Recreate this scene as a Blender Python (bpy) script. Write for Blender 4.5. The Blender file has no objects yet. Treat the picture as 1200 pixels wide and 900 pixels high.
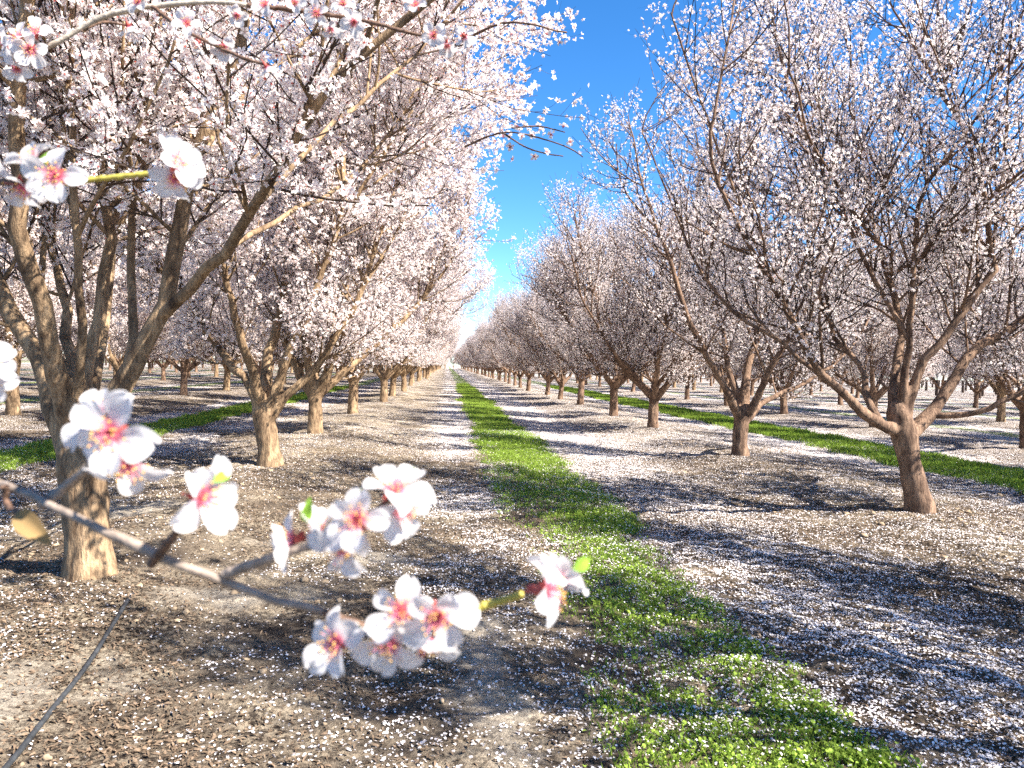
import bpy, math, random
import numpy as np
from mathutils import Matrix, Vector

rng = np.random.default_rng(11)
random.seed(11)
SC = bpy.context.scene
COL = SC.collection
TAU = 2 * math.pi

# ------------------------------------------------------------------ camera numbers
CAM_H = 1.45
FPX = 900.0                                   # focal length in pixels of a 1200 px wide frame
_roll = math.radians(1.7)
_d = np.array([(524 - 600) / FPX, -(427 - 450) / FPX, -1.0]); _d /= np.linalg.norm(_d)
_hz = np.array([math.cos(_roll), -math.sin(_roll), 0.0])
_up = np.cross(_hz, _d); _up /= np.linalg.norm(_up)
_x = np.cross(_d, _up)
RW = np.array([_x, _d, _up])                  # world = RW @ camera
EYE = np.array([0.0, 0.0, CAM_H])


def at(px, py, depth):
    """World point seen at a pixel of the photograph, depth metres along the view axis."""
    return EYE + RW @ (np.array([(px - 600) / FPX, -(py - 450) / FPX, -1.0]) * depth)


def at_y(px, py, Y):
    v = RW @ np.array([(px - 600) / FPX, -(py - 450) / FPX, -1.0])
    return EYE + v * (Y / v[1])


# ------------------------------------------------------------------ noise
def _hash(ix, iy, s):
    n = (ix * 374761393 + iy * 668265263 + s * 974634541) & 0xFFFFFFFF
    n = ((n ^ (n >> 13)) * 1274126177) & 0xFFFFFFFF
    return ((n ^ (n >> 16)) & 0xFFFF) / 65535.0


def vnoise(x, y, s=0):
    x = np.asarray(x, float); y = np.asarray(y, float)
    ix = np.floor(x).astype(np.int64); iy = np.floor(y).astype(np.int64)
    fx = x - ix; fy = y - iy
    fx = fx * fx * (3 - 2 * fx); fy = fy * fy * (3 - 2 * fy)
    a = _hash(ix, iy, s); b = _hash(ix + 1, iy, s); c = _hash(ix, iy + 1, s); d = _hash(ix + 1, iy + 1, s)
    return (a + (b - a) * fx) * (1 - fy) + (c + (d - c) * fx) * fy


def fbm(x, y, s=0, o=4):
    r = 0; a = 0.5; t = 0
    for k in range(o):
        r = r + a * vnoise(x * 2 ** k, y * 2 ** k, s + k); t += a; a *= 0.5
    return r / t


def smooth(e0, e1, x):
    t = np.clip((x - e0) / (e1 - e0), 0, 1)
    return t * t * (3 - 2 * t)


# ------------------------------------------------------------------ the orchard floor as numbers
ROW0, PITCH = -2.22, 7.05                      # tree rows at ROW0 + k * PITCH; grass strips half way between
STRIP = 1.22


def row_dist(x):
    return np.abs((np.asarray(x, float) - ROW0 + PITCH / 2) % PITCH - PITCH / 2)


def ground_z(x, y):
    x = np.asarray(x, float); y = np.asarray(y, float)
    rd = row_dist(x)
    far = 1 - smooth(25, 60, np.abs(y))
    z = 0.10 * np.exp(-(rd / 1.0) ** 2) - 0.02
    z = z + 0.05 * (fbm(x * 0.5, y * 0.5, 3, 3) - 0.5)
    z = z + far * (0.055 * (fbm(x * 2.2, y * 2.0, 21, 3) - 0.5) + 0.055 * (fbm(x * 8, y * 8, 31, 2) - 0.5))
    return z


def strip_x(x):
    """Signed distance to the middle of the nearest grass strip."""
    return (np.asarray(x, float) - STRIP + PITCH / 2) % PITCH - PITCH / 2


def grass_amount(x, y):
    s = strip_x(x)
    w = 0.55 + 0.50 * (fbm(y * 0.35 + 3, np.floor((x - STRIP + PITCH / 2) / PITCH) * 7.3, 5, 3) - 0.5) + 0.30 * (vnoise(x * 2.6, y * 2.6, 8) - 0.5)
    w = w + 0.30 * (np.abs(x - 8.2) < 3.4)
    g = 1 - smooth(w - 0.16, w + 0.10, np.abs(s))
    # the near end of the middle strip is thin and patchy, mixed with petals
    near = (1 - smooth(7.0, 15.0, y)) * (np.abs(x - STRIP) < 2)
    patch = smooth(0.36, 0.62, 0.6 * fbm(x * 2.3, y * 1.7, 12, 3) + 0.4 * vnoise(x * 9, y * 8, 14) + 0.03)
    leftish = smooth(-0.45, 0.30, s)                      # petals lie thick on its left half
    g = g * (1 - 0.45 * (1 - leftish) * smooth(0.3, 0.6, vnoise(x * 5, y * 3, 15)))
    return g * (1 - near * (1 - (0.16 + 0.84 * patch) * (0.28 + 0.62 * leftish)))


BARE = ((-1.85, 3.25, 0.55, 0.42, 0.5), (-1.2, 4.7, 0.5, 0.22, 0.2), (0.22, 3.6, 0.20, 1.3, 0.0), (-0.75, 5.9, 0.8, 0.2, -0.3), (-2.9, 7.2, 0.8, 0.4, 0.2))


def bare_patch(x, y):
    """Swept and trodden places of pale, smooth soil."""
    b = 0
    for cx, cy, sx, sy, a in BARE:
        dx, dy = x - cx, y - cy
        u, v = dx * math.cos(a) + dy * math.sin(a), -dx * math.sin(a) + dy * math.cos(a)
        b = np.maximum(b, 0.8 * (1 - smooth(0.35, 1.35, np.sqrt((u / sx) ** 2 + (v / sy) ** 2) + 1.6 * (fbm(x * 5, y * 5, 33, 4) - 0.5))))
    return b


def petal_cover(x, y):
    """Share of the ground that fallen petals hide."""
    x = np.asarray(x, float); y = np.asarray(y, float)
    s = strip_x(x)
    rd = row_dist(x)
    lane_l = np.exp(-((s + 1.00) / 0.40) ** 2) * smooth(4.0, 9, y)
    lane_r = np.exp(-((s - 1.45) / 0.52) ** 2)
    base = 0.19 + 0.34 * np.exp(-(s / 1.2) ** 2) + 0.50 * lane_r + 0.85 * lane_l
    right = smooth(1.3, 2.2, x)
    base = base * (0.72 + 0.38 * right) + 0.10 * right
    bare = smooth(0.52, 0.68, fbm(x * 1.3 + 9, y * 0.9, 41, 3)) * (1 - 0.75 * right)
    base = base * (1 - 0.85 * bare) * (0.45 + 1.1 * fbm(x * 2.1, y * 2.1, 51, 3))
    return np.clip(base, 0.03, 0.95) * (1 - 0.85 * bare_patch(x, y))


# ------------------------------------------------------------------ materials
def mat(name):
    m = bpy.data.materials.new(name); m.use_nodes = True
    nt = m.node_tree
    for n in list(nt.nodes): nt.nodes.remove(n)
    out = nt.nodes.new('ShaderNodeOutputMaterial')
    return m, nt, out


def N(nt, kind, **kw):
    n = nt.nodes.new(kind)
    for k, v in kw.items():
        if k in n.inputs: n.inputs[k].default_value = v
        else: setattr(n, k, v)
    return n


def ramp(nt, stops):
    r = nt.nodes.new('ShaderNodeValToRGB')
    while len(r.color_ramp.elements) < len(stops): r.color_ramp.elements.new(0.5)
    for e, (p, c) in zip(r.color_ramp.elements, stops):
        e.position = p; e.color = (*c, 1)
    return r


def mixrgb(nt, fac, a, b, mode='MIX'):
    m = nt.nodes.new('ShaderNodeMix'); m.data_type = 'RGBA'; m.blend_type = mode
    for s, v in ((m.inputs[0], fac), (m.inputs[6], a), (m.inputs[7], b)):
        if isinstance(v, (int, float)): s.default_value = v
        elif isinstance(v, tuple): s.default_value = (*v, 1)
        else: nt.links.new(v, s)
    return m.outputs[2]


def thin_mat(name, colour, trans=0.35, attr=None, var=0.0, rough=0.6, gloss=0.0):
    """Petals and leaves: diffuse plus light that comes through."""
    m, nt, out = mat(name)
    c = None
    if attr:
        a = N(nt, 'ShaderNodeVertexColor', layer_name=attr)
        c = mixrgb(nt, 1.0, a.outputs[0], colour, 'MULTIPLY')
    else:
        rgb = N(nt, 'ShaderNodeRGB'); rgb.outputs[0].default_value = (*colour, 1); c = rgb.outputs[0]
    if var:
        g = N(nt, 'ShaderNodeNewGeometry')
        h = N(nt, 'ShaderNodeHueSaturation')
        mr = N(nt, 'ShaderNodeMapRange'); mr.inputs[3].default_value = 1 - var; mr.inputs[4].default_value = 1 + var
        nt.links.new(g.outputs['Random Per Island'], mr.inputs[0]); nt.links.new(mr.outputs[0], h.inputs['Value'])
        nt.links.new(c, h.inputs['Color']); c = h.outputs[0]
    d = N(nt, 'ShaderNodeBsdfDiffuse'); t = N(nt, 'ShaderNodeBsdfTranslucent'); mx = N(nt, 'ShaderNodeMixShader'); mx.inputs[0].default_value = trans
    nt.links.new(c, d.inputs[0]); nt.links.new(c, t.inputs[0])
    nt.links.new(d.outputs[0], mx.inputs[1]); nt.links.new(t.outputs[0], mx.inputs[2])
    last = mx.outputs[0]
    if gloss:
        gl = N(nt, 'ShaderNodeBsdfGlossy'); gl.inputs['Roughness'].default_value = rough
        m2 = N(nt, 'ShaderNodeMixShader'); m2.inputs[0].default_value = gloss
        nt.links.new(last, m2.inputs[1]); nt.links.new(gl.outputs[0], m2.inputs[2]); last = m2.outputs[0]
    nt.links.new(last, out.inputs[0])
    return m


def bark_mat(name, dark, light, scale=9.0, bump=0.5, rings=True):
    m, nt, out = mat(name)
    tc = N(nt, 'ShaderNodeTexCoord')
    mp = N(nt, 'ShaderNodeMapping'); mp.inputs['Scale'].default_value = (1, 1, 0.35)
    nt.links.new(tc.outputs['Object'], mp.inputs[0])
    n1 = N(nt, 'ShaderNodeTexNoise', Scale=scale, Detail=6.0, Roughness=0.65)
    n2 = N(nt, 'ShaderNodeTexNoise', Scale=2.3, Detail=3.0)
    n3 = N(nt, 'ShaderNodeTexNoise', Scale=scale * 6, Detail=4.0, Roughness=0.7)
    mq = N(nt, 'ShaderNodeMapping'); mq.inputs['Scale'].default_value = (1, 1, 0.16)
    nt.links.new(tc.outputs['Object'], mq.inputs[0])
    nt.links.new(mp.outputs[0], n1.inputs['Vector']); nt.links.new(mq.outputs[0], n3.inputs['Vector'])
    nt.links.new(tc.outputs['Object'], n2.inputs['Vector'])
    r = ramp(nt, [(0.32, dark), (0.62, light)])
    nt.links.new(n1.outputs[0], r.inputs[0])
    r2 = ramp(nt, [(0.35, (0.62, 0.58, 0.55)), (0.65, (1.1, 1.08, 1.02))])
    nt.links.new(n2.outputs[0], r2.inputs[0])
    c = mixrgb(nt, 0.8, r.outputs[0], r2.outputs[0], 'MULTIPLY')
    r3 = ramp(nt, [(0.36, (0.32, 0.27, 0.25)), (0.54, (1, 1, 1))])
    nt.links.new(n3.outputs[0], r3.inputs[0])
    c = mixrgb(nt, 0.7, c, r3.outputs[0], 'MULTIPLY')
    b = N(nt, 'ShaderNodeBsdfPrincipled', Roughness=0.85)
    b.inputs['Specular IOR Level'].default_value = 0.25
    nt.links.new(c, b.inputs['Base Color'])
    bp = N(nt, 'ShaderNodeBump', Strength=bump, Distance=0.02)
    ad = N(nt, 'ShaderNodeMath', operation='ADD')
    nt.links.new(n1.outputs[0], ad.inputs[0]); nt.links.new(n3.outputs[0], ad.inputs[1])
    nt.links.new(ad.outputs[0], bp.inputs['Height']); nt.links.new(bp.outputs[0], b.inputs['Normal'])
    nt.links.new(b.outputs[0], out.inputs[0])
    return m


def plain_mat(name, colour, rough=0.7, spec=0.3, noise=0.0, nscale=30.0, bump=0.0):
    m, nt, out = mat(name)
    b = N(nt, 'ShaderNodeBsdfPrincipled', Roughness=rough)
    b.inputs['Specular IOR Level'].default_value = spec
    b.inputs['Base Color'].default_value = (*colour, 1)
    if noise:
        tc = N(nt, 'ShaderNodeTexCoord'); n = N(nt, 'ShaderNodeTexNoise', Scale=nscale, Detail=5.0)
        nt.links.new(tc.outputs['Object'], n.inputs['Vector'])
        r = ramp(nt, [(0.3, tuple(v * (1 - noise) for v in colour)), (0.7, tuple(v * (1 + noise) for v in colour))])
        nt.links.new(n.outputs[0], r.inputs[0]); nt.links.new(r.outputs[0], b.inputs['Base Color'])
        if bump:
            bp = N(nt, 'ShaderNodeBump', Strength=bump, Distance=0.004)
            nt.links.new(n.outputs[0], bp.inputs['Height']); nt.links.new(bp.outputs[0], b.inputs['Normal'])
    nt.links.new(b.outputs[0], out.inputs[0])
    return m


def ground_mat():
    m, nt, out = mat('orchard_soil')
    tc = N(nt, 'ShaderNodeTexCoord'); P = tc.outputs['Object']
    att = N(nt, 'ShaderNodeVertexColor', layer_name='cover')     # r petals, g grass, b near
    sep = N(nt, 'ShaderNodeSeparateColor'); nt.links.new(att.outputs[0], sep.inputs[0])

    def noise(s, d=4.0, rough=0.6):
        n = N(nt, 'ShaderNodeTexNoise', Scale=s, Detail=d, Roughness=rough); nt.links.new(P, n.inputs['Vector']); return n.outputs[0]
    soil = ramp(nt, [(0.34, (0.15, 0.118, 0.090)), (0.48, (0.36, 0.293, 0.217)), (0.62, (0.52, 0.435, 0.32))])
    nt.links.new(noise(1.7, 5.0), soil.inputs[0])
    fine = ramp(nt, [(0.36, (0.38, 0.34, 0.32)), (0.50, (0.9, 0.9, 0.9)), (0.66, (1.15, 1.13, 1.08))])
    nt.links.new(noise(45.0, 6.0, 0.75), fine.inputs[0])
    c = mixrgb(nt, 0.85, soil.outputs[0], fine.outputs[0], 'MULTIPLY')
    # dark litter lying in drifts
    lit = ramp(nt, [(0.46, (0, 0, 0)), (0.55, (1, 1, 1))])
    nt.links.new(noise(26.0, 6.0, 0.8), lit.inputs[0])
    drift = ramp(nt, [(0.36, (0.25,) * 3), (0.58, (1.0,) * 3)])
    nt.links.new(noise(0.9, 4.0), drift.inputs[0])
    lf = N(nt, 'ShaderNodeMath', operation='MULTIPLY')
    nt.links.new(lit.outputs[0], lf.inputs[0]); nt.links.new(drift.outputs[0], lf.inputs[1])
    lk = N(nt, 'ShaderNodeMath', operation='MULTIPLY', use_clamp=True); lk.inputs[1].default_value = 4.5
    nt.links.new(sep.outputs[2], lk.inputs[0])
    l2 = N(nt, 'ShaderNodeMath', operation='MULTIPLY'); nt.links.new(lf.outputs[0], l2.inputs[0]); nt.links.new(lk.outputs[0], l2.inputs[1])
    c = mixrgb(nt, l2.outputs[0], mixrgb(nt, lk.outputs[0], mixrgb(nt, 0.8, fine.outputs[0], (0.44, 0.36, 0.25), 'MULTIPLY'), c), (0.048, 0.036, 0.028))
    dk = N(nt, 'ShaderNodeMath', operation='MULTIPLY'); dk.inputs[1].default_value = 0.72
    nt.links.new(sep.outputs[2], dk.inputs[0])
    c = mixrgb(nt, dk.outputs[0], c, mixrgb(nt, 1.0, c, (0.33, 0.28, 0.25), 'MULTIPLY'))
    # grass tint
    gn = ramp(nt, [(0.35, (0.07, 0.10, 0.028)), (0.7, (0.21, 0.285, 0.062))])
    nt.links.new(noise(14.0, 5.0, 0.7), gn.inputs[0])
    c = mixrgb(nt, sep.outputs[1], c, gn.outputs[0])
    # petals: small cells, kept where a random value is under the cover
    v = N(nt, 'ShaderNodeTexVoronoi', Scale=62.0); nt.links.new(P, v.inputs['Vector'])
    sc = N(nt, 'ShaderNodeSeparateColor'); nt.links.new(v.outputs['Color'], sc.inputs[0])
    lt = N(nt, 'ShaderNodeMath', operation='LESS_THAN')
    nt.links.new(sc.outputs[0], lt.inputs[0]); nt.links.new(sep.outputs[0], lt.inputs[1])
    ds = N(nt, 'ShaderNodeMath', operation='LESS_THAN'); ds.inputs[1].default_value = 0.50
    nt.links.new(v.outputs['Distance'], ds.inputs[0])
    pm = N(nt, 'ShaderNodeMath', operation='MULTIPLY')
    nt.links.new(lt.outputs[0], pm.inputs[0]); nt.links.new(ds.outputs[0], pm.inputs[1])
    c = mixrgb(nt, pm.outputs[0], c, (0.80, 0.74, 0.73))
    b = N(nt, 'ShaderNodeBsdfPrincipled', Roughness=0.95)
    b.inputs['Specular IOR Level'].default_value = 0.1
    nt.links.new(c, b.inputs['Base Color'])
    bp = N(nt, 'ShaderNodeBump', Strength=1.0, Distance=0.05)
    nt.links.new(noise(32.0, 6.0, 0.75), bp.inputs['Height']); nt.links.new(bp.outputs[0], b.inputs['Normal'])
    nt.links.new(b.outputs[0], out.inputs[0])
    return m


M_SOIL = ground_mat()
M_BARK_TAN = bark_mat('tan_bark', (0.10, 0.062, 0.038), (0.46, 0.325, 0.20), 9.0, 1.0)
M_BARK_RED = bark_mat('reddish_bark', (0.075, 0.042, 0.030), (0.34, 0.225, 0.155), 11.0, 1.0)
M_TWIG = plain_mat('twig_bark', (0.060, 0.040, 0.030), 0.8, 0.2)
M_BLOSSOM = thin_mat('blossom', (0.92, 0.885, 0.85), 0.44, 'tint')
M_PETAL = thin_mat('petal', (0.80, 0.785, 0.78), 0.42, 'tint', gloss=0.02)
M_FALLEN = thin_mat('fallen_petal', (0.84, 0.78, 0.76), 0.15, var=0.30)
M_LITTER = thin_mat('dry_litter', (0.15, 0.108, 0.075), 0.05, var=0.5)
M_GRASS = thin_mat('grass_blade', (0.27, 0.375, 0.066), 0.42, var=0.45)
M_LEAF = thin_mat('young_leaf', (0.26, 0.46, 0.06), 0.4)
M_DEADLEAF = thin_mat('dry_leaf', (0.33, 0.22, 0.10), 0.3)
M_STAMEN = plain_mat('filament', (0.78, 0.22, 0.30), 0.6)
M_ANTHER = plain_mat('anther', (0.75, 0.45, 0.12), 0.7)
M_CALYX = plain_mat('calyx', (0.36, 0.07, 0.055), 0.6, 0.3, 0.3, 120.0)
M_STEM_GREY = plain_mat('grey_stem', (0.26, 0.205, 0.165), 0.65, 0.3, 0.35, 160.0, 0.5)
M_STEM_DARK = plain_mat('dark_stem', (0.13, 0.075, 0.05), 0.65, 0.3, 0.35, 160.0, 0.5)
M_STEM_GREEN = plain_mat('green_stem', (0.42, 0.36, 0.07), 0.55, 0.3, 0.2, 160.0)
M_STEM_PALE = plain_mat('pale_stem', (0.46, 0.39, 0.31), 0.65, 0.3, 0.3, 120.0, 0.5)
M_HOSE = plain_mat('hose_rubber', (0.035, 0.038, 0.042), 0.55, 0.4, 0.5, 25.0)
M_CLOD = plain_mat('soil_clod', (0.30, 0.225, 0.15), 0.95, 0.1, 0.35, 25.0, 0.6)


# ------------------------------------------------------------------ mesh helpers
class MB:
    """Collects vertices and faces (numpy) and builds ONE mesh object."""
    def __init__(s):
        s.v = []; s.f = []; s.n = 0; s.c = []

    def add(s, verts, faces, mi=0, col=None):
        verts = np.asarray(verts, np.float32).reshape(-1, 3)
        s.v.append(verts)
        faces = np.asarray(faces, np.int64)
        s.f.append((faces + s.n, mi))
        s.c.append(np.ones((len(verts), 3), np.float32) if col is None else np.broadcast_to(np.asarray(col, np.float32), (len(verts), 3)))
        s.n += len(verts)

    def tubes(s, pts, rad, sides=3, mi=0, cap=False, noise=0.0, cap0=False):
        """pts (n,P,3), rad (n,P)."""
        pts = np.asarray(pts, float); rad = np.asarray(rad, float)
        n, P, _ = pts.shape
        if n == 0: return
        t = np.empty_like(pts)
        t[:, 1:-1] = pts[:, 2:] - pts[:, :-2]; t[:, 0] = pts[:, 1] - pts[:, 0]; t[:, -1] = pts[:, -1] - pts[:, -2]
        t /= np.linalg.norm(t, axis=2, keepdims=True) + 1e-9
        ref = np.zeros_like(t); m0 = pts[:, -1] - pts[:, 0]
        ax = np.abs(m0).argmin(axis=1)
        ref[np.arange(n), :, ax] = 1.0
        a = np.cross(t, ref); a /= np.linalg.norm(a, axis=2, keepdims=True) + 1e-9
        b = np.cross(t, a)
        ang = np.arange(sides) * TAU / sides
        r = rad[:, :, None, None]
        if noise:
            r = r * (1 + noise * (rng.random((n, P, sides, 1)) - 0.5))
        v = pts[:, :, None, :] + r * (np.cos(ang)[None, None, :, None] * a[:, :, None, :] + np.sin(ang)[None, None, :, None] * b[:, :, None, :])
        base = (np.arange(n) * P * sides)[:, None, None] + (np.arange(P - 1) * sides)[None, :, None]
        k = np.arange(sides)[None, None, :]; k2 = (k + 1) % sides
        f = np.stack([base + k, base + k2, base + sides + k2, base + sides + k], axis=-1).reshape(-1, 4)
        s0 = s.n
        s.add(v.reshape(-1, 3), f, mi)
        if cap0:
            for i in range(n):
                o = s0 + i * P * sides; c = s.n
                s.v.append(pts[i, :1].astype(np.float32)); s.c.append(np.ones((1, 3), np.float32)); s.n += 1
                s.f.append((np.array([[o + (q + 1) % sides, o + q, c] for q in range(sides)]), mi))
        if cap:
            for i in range(n):
                o = s0 + i * P * sides
                c = s.n
                s.v.append(pts[i, -1:].astype(np.float32) + (t[i, -1] * rad[i, -1] * 0.5).astype(np.float32)); s.c.append(np.ones((1, 3), np.float32)); s.n += 1
                e = o + (P - 1) * sides
                s.f.append((np.array([[e + q, e + (q + 1) % sides, c] for q in range(sides)]), mi))

    def mesh(s, name, mats, smooth_faces=True, attr=False):
        me = bpy.data.meshes.new(name)
        v = np.concatenate(s.v) if s.v else np.zeros((0, 3), np.float32)
        me.vertices.add(len(v)); me.vertices.foreach_set('co', v.ravel())
        loops = np.concatenate([f.ravel() for f, _ in s.f]) if s.f else np.zeros(0, int)
        sizes = np.concatenate([np.full(len(f), f.shape[1]) for f, _ in s.f])
        mis = np.concatenate([np.full(len(f), mi) for f, mi in s.f])
        starts = np.concatenate([[0], np.cumsum(sizes)[:-1]])
        me.loops.add(len(loops)); me.loops.foreach_set('vertex_index', loops.astype(np.int32))
        me.polygons.add(len(sizes)); me.polygons.foreach_set('loop_start', starts.astype(np.int32))
        me.polygons.foreach_set('material_index', mis.astype(np.int32))
        me.polygons.foreach_set('use_smooth', np.full(len(sizes), smooth_faces))
        for m in mats: me.materials.append(m)
        if attr:
            ca = me.color_attributes.new('tint' if attr is True else attr, 'FLOAT_COLOR', 'POINT')
            c = np.concatenate(s.c); c = np.concatenate([c, np.ones((len(c), 1), np.float32)], axis=1)
            ca.data.foreach_set('color', c.ravel())
        me.update(calc_edges=True); me.validate()
        return me


def link(name, me, parent=None):
    o = bpy.data.objects.new(name, me); COL.objects.link(o)
    if parent is not None: o.parent = parent
    return o


def tag(o, label=None, cat=None, group=None, kind=None):
    for k, v in (('label', label), ('category', cat), ('group', group), ('kind', kind)):
        if v: o[k] = v
    return o


def empty(name, loc=(0, 0, 0)):
    o = bpy.data.objects.new(name, None); COL.objects.link(o); o.location = loc; o.empty_display_size = 0.3
    return o


def unit(v):
    return v / (np.linalg.norm(v, axis=-1, keepdims=True) + 1e-9)


def resample(pts, n):
    """Smooth a hand-placed polyline (Catmull-Rom) and resample it evenly."""
    p = np.asarray(pts, float)
    if len(p) < 3: 
        return p[0] + (p[-1] - p[0]) * np.linspace(0, 1, n)[:, None]
    q = np.vstack([2 * p[0] - p[1], p, 2 * p[-1] - p[-2]])
    out = []
    for i in range(1, len(q) - 2):
        t = np.linspace(0, 1, 8, endpoint=False)[:, None]
        a, b, c, d = q[i - 1], q[i], q[i + 1], q[i + 2]
        out.append(0.5 * ((2 * b) + (c - a) * t + (2 * a - 5 * b + 4 * c - d) * t ** 2 + (3 * b - a - 3 * c + d) * t ** 3))
    out = np.vstack(out + [p[-1:]])
    L = np.concatenate([[0], np.cumsum(np.linalg.norm(np.diff(out, axis=0), axis=1))])
    s = np.linspace(0, L[-1], n)
    return np.stack([np.interp(s, L, out[:, k]) for k in range(3)], axis=1)


# ------------------------------------------------------------------ trees
class Kind:
    def __init__(s, **k): s.__dict__.update(k)


LEFT = Kind(rmax=3.85, zmax=5.0, top=7.4, bot=1.35, bark=M_BARK_TAN, per_m=50, size=0.0240, bare=0.05, dens=1.0, upright=0.09, twig=0.0062, reach=3.2)
RIGHT = Kind(rmax=3.2, zmax=4.2, top=6.35, bot=1.30, bark=M_BARK_RED, per_m=33, size=0.0182, bare=0.26, dens=1.0, upright=0.15, twig=0.0072, reach=2.3)


def envelope(k, p, ph):
    """>1 outside the crown."""
    z = p[:, 2]
    a = np.arctan2(p[:, 1], p[:, 0])
    w = 1 + 0.10 * np.sin(a * 3 + ph) + 0.07 * np.sin(a * 5 + ph * 2.3) + 0.05 * np.sin(z * 2.5 + a * 2 + ph)
    up = np.clip((z - k.zmax) / (k.top - k.zmax), 0, 2)
    dn = np.clip((k.zmax - z) / (k.zmax - k.bot), 0, 2)
    r = np.where(z > k.zmax, k.rmax * np.sqrt(np.clip(1 - up ** 2, 1e-4, 1)), k.rmax * np.clip(1 - 0.30 * dn ** 1.6, 0.05, 1))
    rho = np.hypot(p[:, 0], p[:, 1])
    return np.maximum(rho / (r * w), np.where(z < k.bot - 0.25 * rho / k.rmax, 2.0, 0.0))


def sprout(parents, prad, spacing, t0, t1, ang, length, P, trop, wander, rr, taper=0.45, down=0.0, shrink=0.55):
    """Children along every parent polyline; vectorised. parents (n,Q,3)."""
    n, Q, _ = parents.shape
    L = np.linalg.norm(np.diff(parents, axis=1), axis=2).sum(axis=1)
    cnt = np.maximum((L * (t1 - t0) / spacing + rng.random(n)).astype(int), 0)
    idx = np.repeat(np.arange(n), cnt)
    m = len(idx)
    t = t0 + (t1 - t0) * rng.random(m)
    f = t * (Q - 1); i = np.minimum(f.astype(int), Q - 2); fr = (f - i)[:, None]
    p0 = parents[idx, i] * (1 - fr) + parents[idx, i + 1] * fr
    r0 = prad[idx, i] * (1 - fr[:, 0]) + prad[idx, i + 1] * fr[:, 0]
    T = unit(parents[idx, i + 1] - parents[idx, i])
    rnd = unit(rng.normal(size=(m, 3))); rnd[:, 2] += 0.15
    Nn = unit(rnd - (rnd * T).sum(1, keepdims=True) * T)
    a = np.radians(rng.uniform(*ang, m))[:, None]
    d = np.cos(a) * T + np.sin(a) * Nn
    ln = length * rng.uniform(0.45, 1.15, m) * (1 - shrink * t)
    pts = np.empty((m, P, 3)); pts[:, 0] = p0
    step = (ln / (P - 1))[:, None]
    for q in range(1, P):
        d = unit(d + wander * rng.normal(size=(m, 3)) + np.array([0, 0, trop]))
        pts[:, q] = pts[:, q - 1] + d * step
    rad = np.minimum(r0 * 0.7, rr * (0.5 + ln / length))[:, None] * np.linspace(1, taper, P)[None, :]
    return pts, rad, idx


def keep(pts, rad, k, ph, lim=1.0):
    e = envelope(k, pts[:, -1], ph)
    ok = e < lim + 0.08 * rng.normal(size=len(e))
    return pts[ok], rad[ok]


def blossoms(mb, pos, nor, size, mi_petal, mi_calyx):
    """Open five-petalled flowers: a shared centre and three vertices a petal."""
    n = len(pos)
    nor = unit(nor)
    ref = np.where(np.abs(nor[:, 2:3]) < 0.9, np.array([[0, 0, 1.0]]), np.array([[1.0, 0, 0]]))
    u = unit(np.cross(nor, ref)); v = np.cross(nor, u)
    r = (size * rng.uniform(0.72, 1.22, n))[:, None]
    cup = rng.uniform(0.05, 0.65, n)[:, None]
    ph = rng.random(n)[:, None] * TAU
    V = np.empty((n, 16, 3)); V[:, 0] = pos
    for k in range(5):
        for j, (da, rr, zz) in enumerate(((-0.50, 0.66, 0.55), (0.0, 1.0, 1.0), (0.50, 0.66, 0.55))):
            a = ph + k * TAU / 5 + da + rng.normal(0, 0.06, (n, 1))
            V[:, 1 + 3 * k + j] = pos + r * (rr * (np.cos(a) * u + np.sin(a) * v) * np.sqrt(1 - 0.6 * cup ** 2) + nor * cup * zz * rng.uniform(0.7, 1.2, (n, 1)))
    F = np.array([[0, 1 + 3 * k, 2 + 3 * k, 3 + 3 * k] for k in range(5)])
    f = (F[None] + (np.arange(n) * 16)[:, None, None]).reshape(-1, 4)
    tint = np.ones((n, 16, 3), np.float32)
    warm = rng.random(n)[:, None]
    tint[:] = (np.array([1, 1, 1]) - warm[:, :, None] * np.array([0.0, 0.045, 0.035]))
    tint[:, 0] = np.array([0.97, 0.86, 0.85])
    mb.add(V.reshape(-1, 3), f, mi_petal, tint.reshape(-1, 3))
    # calyx behind the flower
    q = 0.26 * r
    C = np.stack([pos - nor * r * 0.06 + q * u, pos - nor * r * 0.06 + q * v, pos - nor * r * 0.06 - q * u, pos - nor * r * 0.06 - q * v], axis=1)
    mb.add(C.reshape(-1, 3), np.arange(n * 4).reshape(-1, 4), mi_calyx)


def along(pts, per_m, t0, t1, k):
    n, P, _ = pts.shape
    if n == 0: return np.zeros((0, 3)), np.zeros((0, 3))
    L = np.linalg.norm(np.diff(pts, axis=1), axis=2).sum(axis=1)
    cnt = (L * (t1 - t0) * per_m * rng.uniform(0.45, 1.55, n) + rng.random(n)).astype(int)
    idx = np.repeat(np.arange(n), cnt); m = len(idx)
    # flowers sit in small bunches on spurs
    t = t0 + (t1 - t0) * rng.random(m)
    nb = np.maximum((L[idx] * (t1 - t0) / 0.095), 1)
    t = np.where(rng.random(m) < 0.8, t0 + (t1 - t0) * (np.floor((t - t0) / (t1 - t0) * nb) + 0.5) / nb, t)
    f = t * (P - 1); i = np.minimum(f.astype(int), P - 2); fr = (f - i)[:, None]
    p = pts[idx, i] * (1 - fr) + pts[idx, i + 1] * fr
    T = unit(pts[idx, i + 1] - pts[idx, i])
    rnd = rng.normal(size=(m, 3)); rnd = unit(rnd - 0.75 * (rnd * T).sum(1, keepdims=True) * T)
    p = p + rnd * rng.uniform(0.012, 0.042, (m, 1))
    return p, unit(rnd + 0.35 * rng.normal(size=(m, 3)) + np.array([0, 0, 0.12]))


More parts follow.
